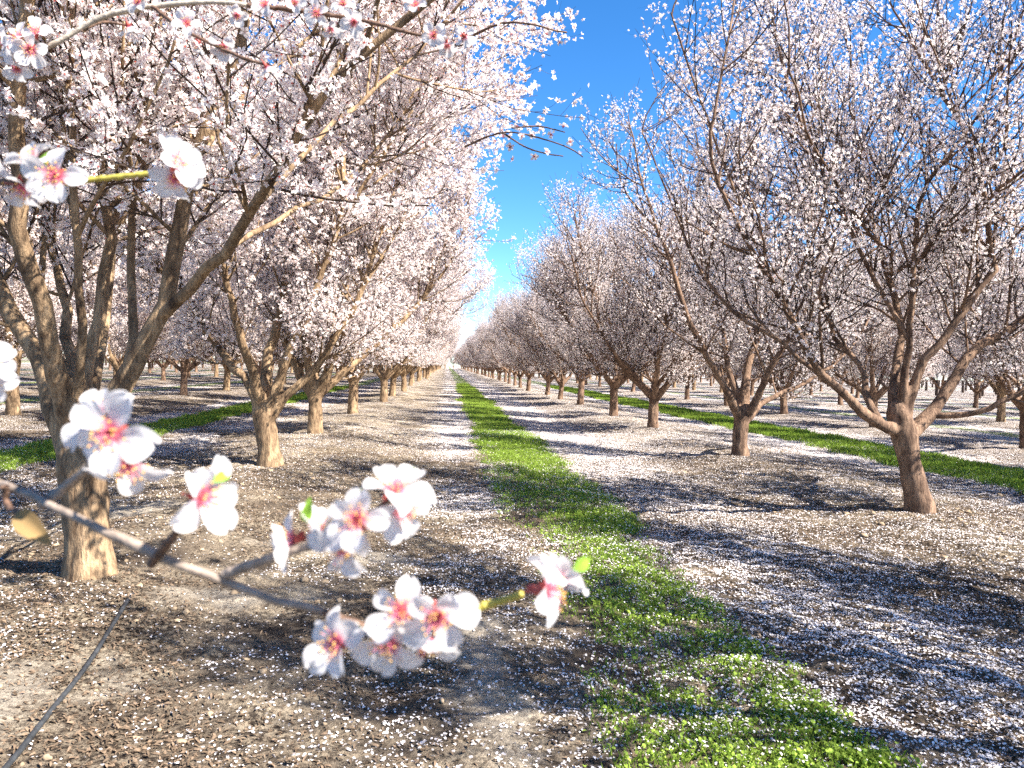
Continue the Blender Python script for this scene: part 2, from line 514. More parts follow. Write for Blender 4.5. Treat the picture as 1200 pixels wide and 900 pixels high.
def fuse(me, voxel):
    """One closed skin over overlapping tubes, so that limbs grow out of the trunk."""
    o = bpy.data.objects.new('fuse', me); COL.objects.link(o)
    a = o.modifiers.new('r', 'REMESH'); a.mode = 'VOXEL'; a.voxel_size = voxel
    b = o.modifiers.new('s', 'SMOOTH'); b.factor = 0.5; b.iterations = 5
    dg = bpy.context.evaluated_depsgraph_get()
    out = bpy.data.meshes.new_from_object(o.evaluated_get(dg))
    bpy.data.objects.remove(o)
    v = np.empty(len(out.vertices) * 3, np.float32); out.vertices.foreach_get('co', v); v = v.reshape(-1, 3)
    n = np.empty(len(out.vertices) * 3, np.float32); out.vertices.foreach_get('normal', n); n = n.reshape(-1, 3)
    a = np.arctan2(v[:, 1], v[:, 0])
    d = 0.010 * (vnoise(a * 3 + v[:, 0] * 9, v[:, 2] * 6, 5) - 0.5) + 0.016 * (vnoise(v[:, 0] * 11 + v[:, 1] * 7, v[:, 2] * 9, 6) - 0.5)
    v = v + n * d[:, None]
    out.vertices.foreach_set('co', v.astype(np.float32).ravel()); out.update()
    out.polygons.foreach_set('use_smooth', np.ones(len(out.polygons), bool)); out.name = 'trunk'
    return out


def make_tree(k, scaffolds, trunk, seed, ext=True, dens=1.0, bare_limb=0.16):
    """scaffolds: list of (points, r0, r1) in local metres; trunk: (points, radii). Returns mesh data for the parts."""
    global rng
    rng = np.random.default_rng(seed)
    ph = seed * 1.37
    limbs = []                                              # each: list of (pts, rad)
    for pts, r0, r1 in scaffolds:
        p = resample(pts, 12)
        p[2:] += rng.normal(0, 0.012, (10, 3))
        rad = r0 + (r1 - r0) * np.linspace(0, 1, 12) ** 0.85
        rad[0] *= 1.12
        group = [(p, rad)]
        if ext:
            T = unit(p[-1] - p[-3])
            for q in range(2 if r1 > 0.028 else 1):
                out = p[-1].copy(); out[2] = 0; out = unit(out)
                side = np.cross(T, out); s = rng.choice([-1, 1])
                d = unit(T + (0.30 if q else -0.12) * s * unit(side + 1e-6) + 0.30 * q * out + rng.normal(0, 0.12, 3) + [0, 0, 0.12])
                L = k.reach * rng.uniform(0.8, 1.1)
                e = [p[-1] - T * 0.02]
                for _ in range(11):
                    d = unit(d + rng.normal(0, 0.09, 3) + np.array([0, 0, 0.035]))
                    nx = e[-1] + d * L / 11
                    if envelope(k, nx[None], ph)[0] > 1.02: d = unit(d * [0.5, 0.5, 1.0] - 0.3 * out); nx = e[-1] + d * L / 22
                    if nx[2] > k.top - 0.35: nx[2] = k.top - 0.35 - 0.1 * rng.random()
                    e.append(nx)
                group.append((np.array(e), r1 * (1.0 if q == 0 else 0.8) * np.linspace(1, 0.28, 12)))
        limbs.append(group)
    sp = np.array([g[0] for L in limbs for g in L]); sr = np.array([g[1] for L in limbs for g in L])
    owner = [i for i, L in enumerate(limbs) for g in L]
    # level 2 branches
    first = np.array([j == 0 for L in limbs for j in range(len(L))]); own = np.array(owner)
    parts = []
    for sel, t0 in ((first, bare_limb), (~first, 0.02)):
        if sel.any():
            a, b, i_ = sprout(sp[sel], sr[sel], 0.165, t0, 1.0, (28, 62), 1.70, 9, 0.075, 0.10, 0.0125, shrink=0.45)
            parts.append((a, b, own[sel][i_]))
    b2, r2, o2 = (np.concatenate([q[i] for q in parts]) for i in range(3))
    ok = envelope(k, b2[:, -1], ph) < 1.0 + 0.06 * rng.normal(size=len(b2)); b2, r2 = b2[ok], r2[ok]; o2 = o2[ok]
    # level 3 shoots
    b3, r3, _ = sprout(b2, r2, 0.125 / dens, 0.10, 1.0, (25, 62), 0.98, 6, k.upright, 0.09, k.twig, shrink=0.35)
    b3b, r3b, _ = sprout(sp, sr, 0.17 / dens, bare_limb + 0.12, 1.0, (30, 72), 0.95, 6, k.upright, 0.09, k.twig, shrink=0.2)
    b3 = np.concatenate([b3, b3b]); r3 = np.concatenate([r3, r3b])
    b3, r3 = keep(b3, r3, k, ph, 1.05)
    # level 4 twigs
    b4, r4, _ = sprout(b3, r3, 0.15 / dens, 0.15, 0.95, (28, 70), 0.36, 4, 0.06, 0.12, 0.0034, shrink=0.4)
    b4, r4 = keep(b4, r4, k, ph, 1.10)
    out = {}
    tb = MB(); tb.tubes(np.array([trunk[0]]), np.array([trunk[1]]), 18, cap=True, cap0=True)
    for i, L in enumerate(limbs):
        p, rd = L[0]
        if np.linalg.norm(p[0] - trunk[0][-1]) > 0.42: continue
        q = resample(p[:4], 10); u = np.linspace(0, 1, 10)
        tb.tubes(q[None], (np.interp(u, [0, 1], [rd[0] * 1.25, rd[3] * 0.92]))[None], 14, cap=True, cap0=True)
    out['trunk'] = fuse(tb.mesh('trunk', [k.bark]), 0.016)
    whole = MB(); whole.tubes(np.array([trunk[0]]), np.array([trunk[1]]), 12, noise=0.05, cap=True)
    whole.tubes(sp, sr, 8, noise=0.08); whole.tubes(b2, r2, 4)
    out['whole'] = whole.mesh('trunk', [k.bark])
    out['limbs'] = []
    for i, L in enumerate(limbs):
        m = MB(); m.tubes(np.array([g[0] for g in L]), np.array([g[1] for g in L]), 12, noise=0.08, cap=True)
        m.tubes(b2[o2 == i], r2[o2 == i], 5)
        out['limbs'].append(m.mesh('limb', [k.bark]))
    cr = MB()
    cr.tubes(b3, r3, 3, 1); cr.tubes(b4, r4, 3, 1)
    P = []; Nn = []
    for arr, t0, t1, mul in ((b2, 0.35, 1.0, 0.8), (b3, 0.06, 1 - k.bare, 1.0), (b4, 0.10, 1.0 - k.bare * 0.5, 1.0)):
        p, n_ = along(arr, k.per_m * mul * k.dens, t0, t1, k); P.append(p); Nn.append(n_)
    P = np.concatenate(P); Nn = np.concatenate(Nn)
    # bunched density: lighter gaps between heavy sprays
    g = np.sin(P[:, 0] * 5.1 + ph) * np.sin(P[:, 1] * 4.7 + ph * 2) * np.sin(P[:, 2] * 5.5 + ph * 3)
    ok = rng.random(len(P)) < 0.82 + 0.35 * g
    P, Nn = P[ok], Nn[ok]
    blossoms(cr, P, Nn, k.size, 0, 2)
    out['crown'] = cr.mesh('crown', [M_BLOSSOM, M_TWIG, M_CALYX], False, True)
    print('tree', seed, 'b2', len(b2), 'b3', len(b3), 'b4', len(b4), 'flowers', len(P))
    return out


def trunk_line(base, top, r0, r1, lean=0.0):
    base = np.asarray(base, float); top = np.asarray(top, float)
    P = 14; t = np.linspace(0, 1, P)
    pts = base + (top - base) * t[:, None]
    pts[:, 0] += lean * np.sin(t * math.pi)
    pts[0] = base - [0, 0, 0.18]
    rad = r0 + (r1 - r0) * t
    rad = rad * (1 + 0.28 * np.exp(-t * 9)) * (1 + 0.10 * np.exp(-((t - 0.93) / 0.1) ** 2))
    rad[-2:] *= [0.85, 0.5]
    return pts, rad


def proc_tree(k, seed, n=5, h=0.95, r=0.135):
    r_ = np.random.default_rng(seed)
    top = np.array([r_.normal(0, 0.05), r_.normal(0, 0.05), h])
    tr = trunk_line((0, 0, 0), top, r, r * 0.92, r_.normal(0, 0.02))
    sc = []
    a0 = r_.random() * TAU
    for i in range(n):
        a = a0 + TAU * i / n + r_.normal(0, 0.18)
        inc = math.radians(r_.uniform(34, 52) + (6 if k is RIGHT else 0)) if i or n < 5 else math.radians(14)
        o = np.array([math.cos(a), math.sin(a), 0])
        L = r_.uniform(2.3, 2.9)
        p = [top * [1, 1, 0] + [0, 0, h - 0.16 - 0.1 * r_.random()] + o * 0.02]
        d = o * math.sin(inc) + np.array([0, 0, math.cos(inc)])
        for q in range(6):
            p.append(p[-1] + d * L / 6)
            d = unit(d + r_.normal(0, 0.10, 3) + np.array([0, 0, 0.10]))
        r0 = r * r_.uniform(0.52, 0.68)
        sc.append((p, r0, r0 * 0.48))
        if r_.random() < 0.7:                               # a second limb leaving low on the first
            b = 1 if r_.random() < 0.5 else 2
            d2 = unit((p[b + 1] - p[b]) + 0.9 * np.cross(p[b + 1] - p[b], [0, 0, 1]) * r_.choice([-1, 1]) + np.array([0, 0, 0.12]))
            p2 = [np.array(p[b])]
            for q in range(5):
                p2.append(p2[-1] + d2 * L * 0.75 / 5); d2 = unit(d2 + r_.normal(0, 0.09, 3) + np.array([0, 0, 0.10]))
            sc.append((p2, r0 * 0.62, r0 * 0.34))
    return make_tree(k, sc, tr, seed)


def hand_tree(k, seed, base_px, Y, trunk_pts, limbs, dens=1.0, bare=0.30, slim=1.0):
    """A tree whose trunk and main limbs follow the photograph: pixel paths, each with a depth offset of its own from the trunk."""
    base = at_y(*base_px, Y); base[2] = float(ground_z(base[0], base[1]))
    ppm = FPX / Y

    def loc(px, py, dy): return at_y(px, py, Y + dy) - base
    tp = np.array([loc(x, y, 0) for x, y, w in trunk_pts]); tp[0] = [0, 0, 0]
    tw = [w / 2 / ppm for x, y, w in trunk_pts]
    P = 14
    pts = resample(tp, P); t = np.linspace(0, 1, P)
    rad = np.interp(t, np.linspace(0, 1, len(tw)), tw) * (1 + 0.38 * np.exp(-t * 11))
    pts[0, 2] -= 0.18; rad[-3:] *= [0.92, 0.8, 0.5]
    sc = []
    for path, w0, w1, dy in limbs:
        n = len(path)
        s0 = loc(*path[0], 0); d0 = 0.0
        if np.linalg.norm((s0 - pts)[:, [0, 2]], axis=1).min() > 0.16 and sc:      # leaves an earlier limb: start at that limb's depth
            allp = np.concatenate([resample(q[0], 40) for q in sc])
            hit = allp[np.linalg.norm((allp - s0)[:, [0, 2]], axis=1).argmin()]; d0 = hit[1]
        p = [loc(x, y, d0 + (dy - d0) * (i / (n - 1)) ** 0.9) for i, (x, y) in enumerate(path)]
        if d0: p[0] = hit
        sc.append((p, slim * w0 / 2 / ppm, slim * w1 / 2 / ppm))
    return base, make_tree(k, sc, (pts, rad), seed, dens=dens, bare_limb=bare)


def plant(data, loc, rotz, label, group, split, scale=1.0, tilt=0):
    t = empty('almond_tree', loc); t.rotation_euler = (rng.normal(0, 0.03) * tilt, rng.normal(0, 0.03) * tilt, rotz); t.scale = (scale,) * 3
    tag(t, label, 'tree', group)
    if split:
        tk = link('trunk', data['trunk'], t)
        for lm in data['limbs']: link('limb', lm, tk)
        link('crown', data['crown'], t)
    else:
        link('trunk', data['whole'], t)
        link('crown', data['crown'], t)
    return t


# -- four near trees that follow the photograph
L1_base, L1 = hand_tree(LEFT, 101, (105, 688), 4.95,
    [(105, 688, 50), (104, 640, 47), (100, 590, 47), (97, 545, 54), (100, 505, 62)],
    [([(88, 540), (72, 495), (55, 450), (35, 410), (18, 370), (-15, 300), (-50, 220)], 30, 17, 0.3),
     ([(92, 520), (75, 470), (62, 420), (46, 360), (33, 300), (24, 220), (23, 120), (33, 10)], 27, 15, -0.8),
     ([(98, 510), (88, 450), (80, 390), (72, 330), (60, 280), (48, 200)], 20, 9, 1.1),
     ([(100, 520), (97, 470), (106, 420), (120, 360), (130, 290), (118, 210), (108, 130), (107, 0)], 21, 11, 0.5),
     ([(104, 500), (112, 440), (126, 380), (130, 290), (140, 220), (160, 120), (182, 20)], 15, 8, 1.5),
     ([(105, 535), (122, 490), (152, 430), (188, 368), (203, 330), (213, 250), (236, 180), (272, 80), (292, 0)], 31, 12, -0.35),
     ([(96, 505), (92, 455), (100, 400), (96, 340), (88, 270), (84, 190), (80, 90), (84, 0)], 13, 7, -0.6),
     ([(150, 430), (158, 380), (150, 320), (158, 250), (170, 170), (176, 80), (190, 0)], 13, 7, 0.2),
     ([(70, 450), (52, 380), (50, 300), (58, 220), (62, 120), (70, 20)], 11, 6, 1.0),
     ([(188, 368), (240, 322), (275, 280), (305, 235), (345, 165), (400, 85)], 17, 9, -1.2),
     ([(236, 180), (285, 115), (345, 60), (410, 10), (470, -50)], 9, 4, 0.9),
     ([(305, 235), (362, 175), (425, 115), (490, 60), (540, 0)], 8, 4, 0.3),
     ([(275, 280), (335, 250), (400, 215), (455, 160), (500, 90)], 8, 4, 1.5)], dens=0.85, bare=0.42, slim=0.82)
R1_base, R1 = hand_tree(RIGHT, 202, (1080, 608), 7.52,
    [(1080, 608, 31), (1072, 570, 27), (1064, 530, 27), (1054, 490, 31), (1050, 472, 32)],
    [([(1053, 505), (1022, 492), (985, 460), (958, 436), (940, 400), (915, 355), (880, 290), (842, 215)], 13, 4, -0.9),
     ([(1030, 497), (1018, 470), (1015, 440), (1003, 420), (980, 395), (962, 350), (950, 300)], 9, 4, 0.8),
     ([(1049, 490), (1048, 440), (1054, 400), (1048, 350), (1035, 310), (1026, 275), (1018, 225)], 13, 5, 1.0),
     ([(1056, 485), (1062, 430), (1067, 370), (1071, 320), (1074, 260), (1086, 222), (1102, 190)], 10, 4, -0.5),
     ([(1071, 320), (1045, 297), (1020, 275), (985, 222), (960, 180)], 5, 3, -1.0),
     ([(1074, 318), (1105, 288), (1135, 262), (1168, 222), (1200, 200)], 5, 3, -1.1),
     ([(1060, 490), (1078, 430), (1108, 392), (1140, 350), (1164, 316), (1158, 280), (1160, 240)], 12, 6, -0.3),
     ([(1060, 512), (1086, 490), (1106, 460), (1138, 415), (1180, 388), (1225, 355), (1280, 300)], 15, 8, 0.4),
     ([(958, 436), (915, 400), (870, 372), (830, 330), (800, 270)], 6, 3, 0.2),
     ([(915, 355), (880, 270), (845, 180), (812, 95), (788, 15)], 4, 2, -0.4),
     ([(1054, 400), (1010, 300), (960, 190), (920, 90), (900, 0)], 6, 3, 0.5),
     ([(1102, 492), (1130, 487), (1160, 476), (1210, 455), (1270, 420)], 8, 5, -0.5)], dens=1.1)
L2_base, L2 = hand_tree(LEFT, 303, (317, 550), 10.31,
    [(317, 550, 27), (315, 525, 24), (311, 500, 24), (309, 480, 27), (310, 465, 28)],
    [([(306, 485), (296, 455), (276, 432), (255, 408), (238, 380), (215, 340)], 12, 6, 0.5),
     ([(306, 478), (300, 450), (292, 425), (283, 400), (272, 360), (258, 300)], 13, 6, -0.8),
     ([(312, 475), (312, 440), (318, 405), (328, 365), (335, 320), (350, 260)], 14, 7, 0.6),
     ([(314, 482), (330, 440), (342, 405), (357, 375), (372, 330), (395, 270)], 12, 6, -0.5),
     ([(316, 490), (335, 463), (358, 443), (375, 425), (396, 390), (425, 340)], 11, 6, -0.2)])
R2_base, R2 = hand_tree(RIGHT, 404, (868, 540), 12.3,
    [(868, 540, 19), (867, 520, 17), (868, 500, 17), (870, 485, 19), (871, 475, 20)],
    [([(868, 490), (856, 468), (842, 440), (820, 402), (803, 365), (790, 320), (770, 270)], 10, 4, -0.6),
     ([(868, 485), (862, 455), (852, 425), (848, 390), (838, 345), (820, 290)], 9, 4, 0.8),
     ([(871, 484), (874, 450), (878, 420), (888, 396), (886, 350), (895, 290)], 11, 5, 0.4),
     ([(874, 488), (886, 470), (900, 440), (915, 410), (940, 370), (960, 320)], 9, 4, -0.8),
     ([(875, 492), (895, 470), (915, 462), (940, 450), (975, 430)], 8, 4, 0.6)])
# -- and three of each kind for the rest of the orchard
LP = [proc_tree(LEFT, 511 + i, 5 - (i == 1), 0.95 + 0.08 * i) for i in range(3)]
RP = [proc_tree(RIGHT, 611 + i, 6 - (i == 2), 0.92 + 0.07 * i, 0.12) for i in range(3)]

rng = np.random.default_rng(77)
G_ROW = lambda w: 'almond trees of the ' + w
ORD = 'first second third fourth fifth sixth seventh eighth ninth tenth'.split()
LW, RW_ = 'row left of the grass strip', 'row right of the grass strip'
plant(L1, L1_base, 0, 'big tan-barked almond tree behind the close-up blossom branch, thick forking limbs', G_ROW(LW), True)
plant(L2, L2_base, 0, 'almond tree second in the row left of the grass strip, dark hollow between limbs', G_ROW(LW), True)
plant(R1, R1_base, 0, 'leaning almond tree with open dark limbs, first trunk right of the grass strip', G_ROW(RW_), True)
plant(R2, R2_base, 0, 'short-trunked almond tree second in the row right of the grass strip', G_ROW(RW_), True)


def row(x, ys, protos, where, n_named, start, n_split, jit=0.12, extra=''):
    k = start - 1
    for i, y in enumerate(ys):
        seen = -0.56 < x / y < 0.81
        k += seen
        px = x + rng.normal(0, jit); py = y
        d = protos[int(rng.integers(len(protos)))]
        if not seen: lab = f'almond tree outside the frame in the {where}'
        elif k < n_named + start and k < len(ORD):
            lab = f'{extra}almond tree in blossom, {ORD[k]} trunk along the {where}'
        else:
            lab = f'distant almond tree in blossom far along the {where}'
        plant(d, (px, py, float(ground_z(px, py))), rng.random() * TAU, lab, G_ROW(where), i < n_split, rng.uniform(0.92, 1.03) if x < 0 else rng.uniform(0.90, 1.03), 1)


row(-2.24, [14.85, 20.65, 26.8, 32.2, 37.6, 43.0, 48.4, 53.9] + list(np.arange(59.3, 260, 5.4)), LP, LW, 8, 2, 6)
row(4.95, [18.05, 22.45, 28.4, 33.2, 38.6, 44.0, 49.4, 54.8] + list(np.arange(60.2, 260, 5.4)), RP, RW_, 8, 2, 6)
# their neighbours just outside the frame, whose branches and shadows reach in
plant(RP[1], (4.95, 2.1, 0.08), 1.1, 'almond tree whose dark twigs reach in at the upper right corner', G_ROW(RW_), True)
plant(RP[2], (4.9, -6.6, 0.08), 2.4, 'almond tree wholly outside the frame, next after the upper right one', G_ROW(RW_), False)
row(-9.25, [12.6, 17.5, 23.0, 28.2] + list(np.arange(33.6, 130, 5.4)), LP + RP, 'second row left of the grass strip', 4, 0, 2)
row(11.68, [9.4, 14.73, 20.2, 25.6, 31.2, 36.76] + list(np.arange(42.2, 130, 5.4)), RP, 'second row right of the grass strip', 6, 0, 3)
row(-16.3, list(np.arange(18.0, 120, 5.4)), RP + LP, 'third row left of the grass strip', 3, 0, 0)
row(18.75, list(np.arange(13.5, 120, 5.4)), LP + RP, 'third row right of the grass strip', 3, 0, 0)
row(-23.3, list(np.arange(25.0, 115, 5.4)), RP, 'fourth row left of the grass strip', 0, 0, 0)
row(25.8, list(np.arange(19.5, 115, 5.4)), RP, 'fourth row right of the grass strip', 0, 0, 0)
row(-30.4, list(np.arange(34.0, 110, 5.4)), RP, 'fifth row left of the grass strip', 0, 0, 0)
row(32.8, list(np.arange(27.0, 110, 5.4)), RP, 'fifth row right of the grass strip', 0, 0, 0)

for i, (px, py) in enumerate(((-0.6, 264), (2.2, 267), (4.9, 268), (8.4, 266))):
    plant((LP + RP)[i % 5], (px, py, 0), i * 1.7, 'pale far-off almond tree closing the end of the grass aisle', 'almond trees at the end of the aisle', False, 1.0)
far = MB()
for k in range(-18, 20):
    x0 = ROW0 + k * PITCH
    for y0 in np.arange(30 + 8 * abs(math.sin(k)), 270, 5.6):
        if abs(x0) < 40 and y0 < (128 if abs(x0 - 1.3) > 5 else 1e9): continue
        if abs(x0 - 1.3) < 28 and y0 < 108 : continue
        if abs(x0) > 0.9 * y0 + 8: continue
        px, py = x0 + rng.normal(0, 0.15), y0 + rng.normal(0, 0.3)
        far.tubes(np.array([[[px, py, -0.1], [px, py, 0.6], [px, py, 1.3]]]), np.array([[0.15, 0.13, 0.12]]), 6, 1)
        n = int(260 * min(1.6, 70 / y0 + 0.5))
        d = unit(rng.normal(size=(n, 3))) * (rng.random((n, 1)) ** 0.4); c = d * np.array([3.2, 3.0, 2.6]) + [px, py, 4.0]
        nn = unit(d + rng.normal(0, 0.6, (n, 3))); u = unit(np.cross(nn, rng.normal(size=(n, 3)))); v = np.cross(nn, u)
        s = rng.uniform(0.07, 0.17, (n, 1))
        far.add(np.stack([c + s * u, c + s * v, c - s * u, c - s * v], 1).reshape(-1, 3), np.arange(n * 4).reshape(-1, 4), 0)
        far.tubes(np.stack([c[:60], c[:60] * 0.6 + np.array([px, py, 1.8]) * 0.4], 1), np.full((60, 2), 0.02), 3, 1)
tag(link('distant_orchard', far.mesh('distant_orchard', [M_BLOSSOM, M_TWIG], False, True)), kind='stuff')

# ------------------------------------------------------------------ ground sheet
xs = np.concatenate([-np.geomspace(40, 900, 22)[::-1], np.arange(-39.6, -8, 0.20), np.arange(-8, 11, 0.06), np.arange(11, 39.7, 0.20), np.geomspace(40, 900, 22)])
ys = np.concatenate([-np.geomspace(1.0, 60, 20)[::-1], np.arange(-0.6, 1.8, 0.3), np.arange(1.8, 13, 0.06), np.geomspace(13.1, 60, 190), np.geomspace(61, 1500, 80)])
XX, YY = np.meshgrid(xs, ys)
ZZ = ground_z(XX, YY)
g = MB()
nx, ny = len(xs), len(ys)
ii = (np.arange(ny - 1)[:, None] * nx + np.arange(nx - 1)[None, :])
F = np.stack([ii, ii + 1, ii + 1 + nx, ii + nx], axis=-1).reshape(-1, 4)
nearf = 1 - smooth(9.0, 16.0, YY)
inx = (1 - smooth(12.0, 13.5, XX)) * smooth(-9.5, -8.0, XX)
pc = petal_cover(XX, YY) * (1 - 0.75 * nearf * inx) * 1.45
ga = grass_amount(XX, YY) * (0.9 - 0.55 * nearf)
pc = pc * (1 - 0.75 * ga)
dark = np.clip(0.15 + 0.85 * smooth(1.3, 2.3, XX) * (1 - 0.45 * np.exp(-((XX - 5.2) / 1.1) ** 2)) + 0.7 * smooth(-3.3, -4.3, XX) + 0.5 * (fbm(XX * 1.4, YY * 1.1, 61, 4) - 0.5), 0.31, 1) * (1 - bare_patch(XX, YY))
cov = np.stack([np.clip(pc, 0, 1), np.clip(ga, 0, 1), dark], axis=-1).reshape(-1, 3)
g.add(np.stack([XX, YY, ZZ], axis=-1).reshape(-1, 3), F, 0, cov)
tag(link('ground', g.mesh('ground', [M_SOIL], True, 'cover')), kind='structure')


# ------------------------------------------------------------------ things nobody could count on the ground
def scatter(n, x0, x1, y0, y1):
    """Points with density falling off as 1/y away from the viewer."""
    y = y0 * (y1 / y0) ** rng.random(n)
    return rng.uniform(x0, x1, n), y


def in_view(x, y, m=0.6):
    return (x > -0.60 * y - m) & (x < 0.86 * y + m)


def flakes(mb, x, y, z, size, tilt, mi=0, narrow=0.7):
    n = len(x)
    a = rng.random(n) * TAU
    nz = unit(np.stack([rng.normal(0, tilt, n), rng.normal(0, tilt, n), np.ones(n)], axis=1))
    u = unit(np.cross(nz, np.stack([-np.sin(a), np.cos(a), np.zeros(n)], axis=1))); v = np.cross(nz, u)
    c = np.stack([x, y, z], axis=1); s = (size * rng.uniform(0.5, 1.4, n))[:, None]
    prof = [(-0.5, 0.12), (-0.1, 0.42), (0.35, 0.40), (0.5, 0.0), (0.35, -0.40), (-0.1, -0.42), (-0.5, -0.12)]
    V = np.stack([c + s * (pu * u + pv * narrow * v) + nz * s * 0.18 * (abs(pv) / 0.42) for pu, pv in prof], axis=1)
    mb.add(V.reshape(-1, 3), np.arange(n * 7).reshape(-1, 7), mi)


x, y = scatter(1250000, -9, 13.5, 2.1, 17.0)
ok = in_view(x, y); x, y = x[ok], y[ok]
cov = petal_cover(x, y) * (1 - 0.15 * grass_amount(x, y))
clump = 0.55 + 0.95 * smooth(0.35, 0.65, fbm(x * 9, y * 9, 71, 2))
ok = rng.random(len(x)) < cov * clump * 1.15 * np.clip(y / 5.5, 0.5, 1.0); x, y = x[ok], y[ok]
p = MB(); flakes(p, x, y, ground_z(x, y) + 0.004 + 0.055 * grass_amount(x, y) * rng.random(len(x)), 0.0118, 0.40, 0, 0.85)
tag(link('fallen_petals', p.mesh('fallen_petals', [M_FALLEN], False)), kind='stuff')
print('petals', len(x))

x, y = scatter(520000, -9, 13, 2.1, 15.0)
ok = in_view(x, y) & (rng.random(len(x)) > bare_patch(x, y)) & (rng.random(len(x)) < 0.15 + 0.85 * smooth(0.38, 0.6, fbm(x * 1.1, y * 1.1, 81, 4))) & (rng.random(len(x)) > grass_amount(x, y) * 0.8)
x, y = x[ok], y[ok]
p = MB(); flakes(p, x, y, ground_z(x, y) + 0.004, 0.021, 0.45, 0, 0.45)
tag(link('leaf_litter', p.mesh('leaf_litter', [M_LITTER], False)), kind='stuff')


def blades(n, x0, x1, y0, y1, hgt, wid, leafy):
    x, y = scatter(n, x0, x1, y0, y1)
    ok = in_view(x, y, 1.0) & (rng.random(len(x)) < grass_amount(x, y)); x, y = x[ok], y[ok]
    m = len(x)
    z = ground_z(x, y)
    a = rng.random(m) * TAU
    far = np.clip(y / 6.0, 1, 5)
    h = hgt * rng.uniform(0.45, 1.25, m) * (0.6 + 0.8 * fbm(x * 1.6, y * 1.6, 91, 2)) * np.clip(far, 1, 1.15)
    w = wid * rng.uniform(0.7, 1.4, m) * far ** 0.8
    lean = rng.uniform(0.1, 0.9, m) * h
    d = np.stack([np.cos(a), np.sin(a), np.zeros(m)], 1); s = np.stack([-np.sin(a), np.cos(a), np.zeros(m)], 1)
    b = np.stack([x, y, z - 0.005], 1); up = np.array([0, 0, 1.0])
    mb = MB()
    V = np.stack([b - s * w[:, None], b + s * w[:, None],
                  b + d * (lean * 0.35)[:, None] + up * (h * 0.6)[:, None] + s * (w * 0.8)[:, None],
                  b + d * lean[:, None] + up * h[:, None],
                  b + d * (lean * 0.35)[:, None] + up * (h * 0.6)[:, None] - s * (w * 0.8)[:, None]], axis=1)
    mb.add(V.reshape(-1, 3), np.arange(m * 5).reshape(-1, 5), 0)
    if leafy:
        k = rng.random(m) < leafy; xs_, ys_ = x[k] + rng.normal(0, 0.012, k.sum()), y[k] + rng.normal(0, 0.012, k.sum())
        flakes(mb, xs_, ys_, z[k] + h[k] * rng.uniform(0.4, 1.0, k.sum()), 0.017, 0.6, 0, 0.9)
    return mb


for i, (x0, x1, y0, y1, n, hh, lf) in enumerate(((0.0, 2.4, 2.1, 60, 260000, 0.042, 0.55), (-7.0, -4.0, 5.5, 45, 140000, 0.065, 0), (6.4, 10.4, 7.0, 60, 200000, 0.080, 0))):
    tag(link('grass', blades(n, x0, x1, y0, y1, hh, 0.0026, lf).mesh('grass', [M_GRASS], False)), kind='stuff')

# dry clods of soil
import bmesh
cl = MB()
bm = bmesh.new(); bmesh.ops.create_icosphere(bm, subdivisions=2, radius=1.0)
sv = np.array([v.co for v in bm.verts]); sf = np.array([[v.index for v in f.verts] for f in bm.faces]); bm.free()
x, y = scatter(2600, -8, 9, 2.2, 16.0)
ok = in_view(x, y) & (rng.random(len(x)) < np.exp(-(row_dist(x) / 1.2) ** 2) + 0.12)
for px, py in zip(x[ok], y[ok]):
    s = min(rng.lognormal(math.log(0.012), 0.45), 0.030)
    v = sv * (1 + 0.9 * (vnoise(sv[:, 0] * 2.2 + px * 9, sv[:, 1] * 2.2 + sv[:, 2] * 1.9 + py * 9, 7) - 0.5))[:, None] * s * rng.uniform(0.7, 1.4, 3) * [1, 1, 0.6]
    cl.add(v + [px, py, float(ground_z(px, py)) + s * 0.15], sf, 0)
tag(link('soil_clods', cl.mesh('soil_clods', [M_CLOD], True)), kind='stuff')

# ------------------------------------------------------------------ drip hose
hp = [(-1.40, 2.3), (-1.46, 2.78), (-1.575, 3.5), (-1.74, 4.4), (-1.81, 4.75)]
pts = resample([(a, b, float(ground_z(a, b)) + 0.012) for a, b in hp], 40)
pts[:, 2] = [float(ground_z(a, b)) for a, b in pts[:, :2]]
k = np.ones(9) / 9
pts[4:-4, 2] = np.convolve(pts[:, 2], k, 'valid'); pts[:, 2] += 0.012
pts[-4:, 2] -= np.array([0.01, 0.02, 0.04, 0.06])
m = MB(); m.tubes(pts[None], np.full((1, 40), 0.0105), 10, cap=True)
hose = empty('irrigation_hose', tuple(pts[0])); tag(hose, 'dark grey irrigation hose half buried among petals below the big tan-barked tree', 'hose')
ho = link('pipe', m.mesh('pipe', [M_HOSE]), hose); ho.location = -Vector(pts[0])


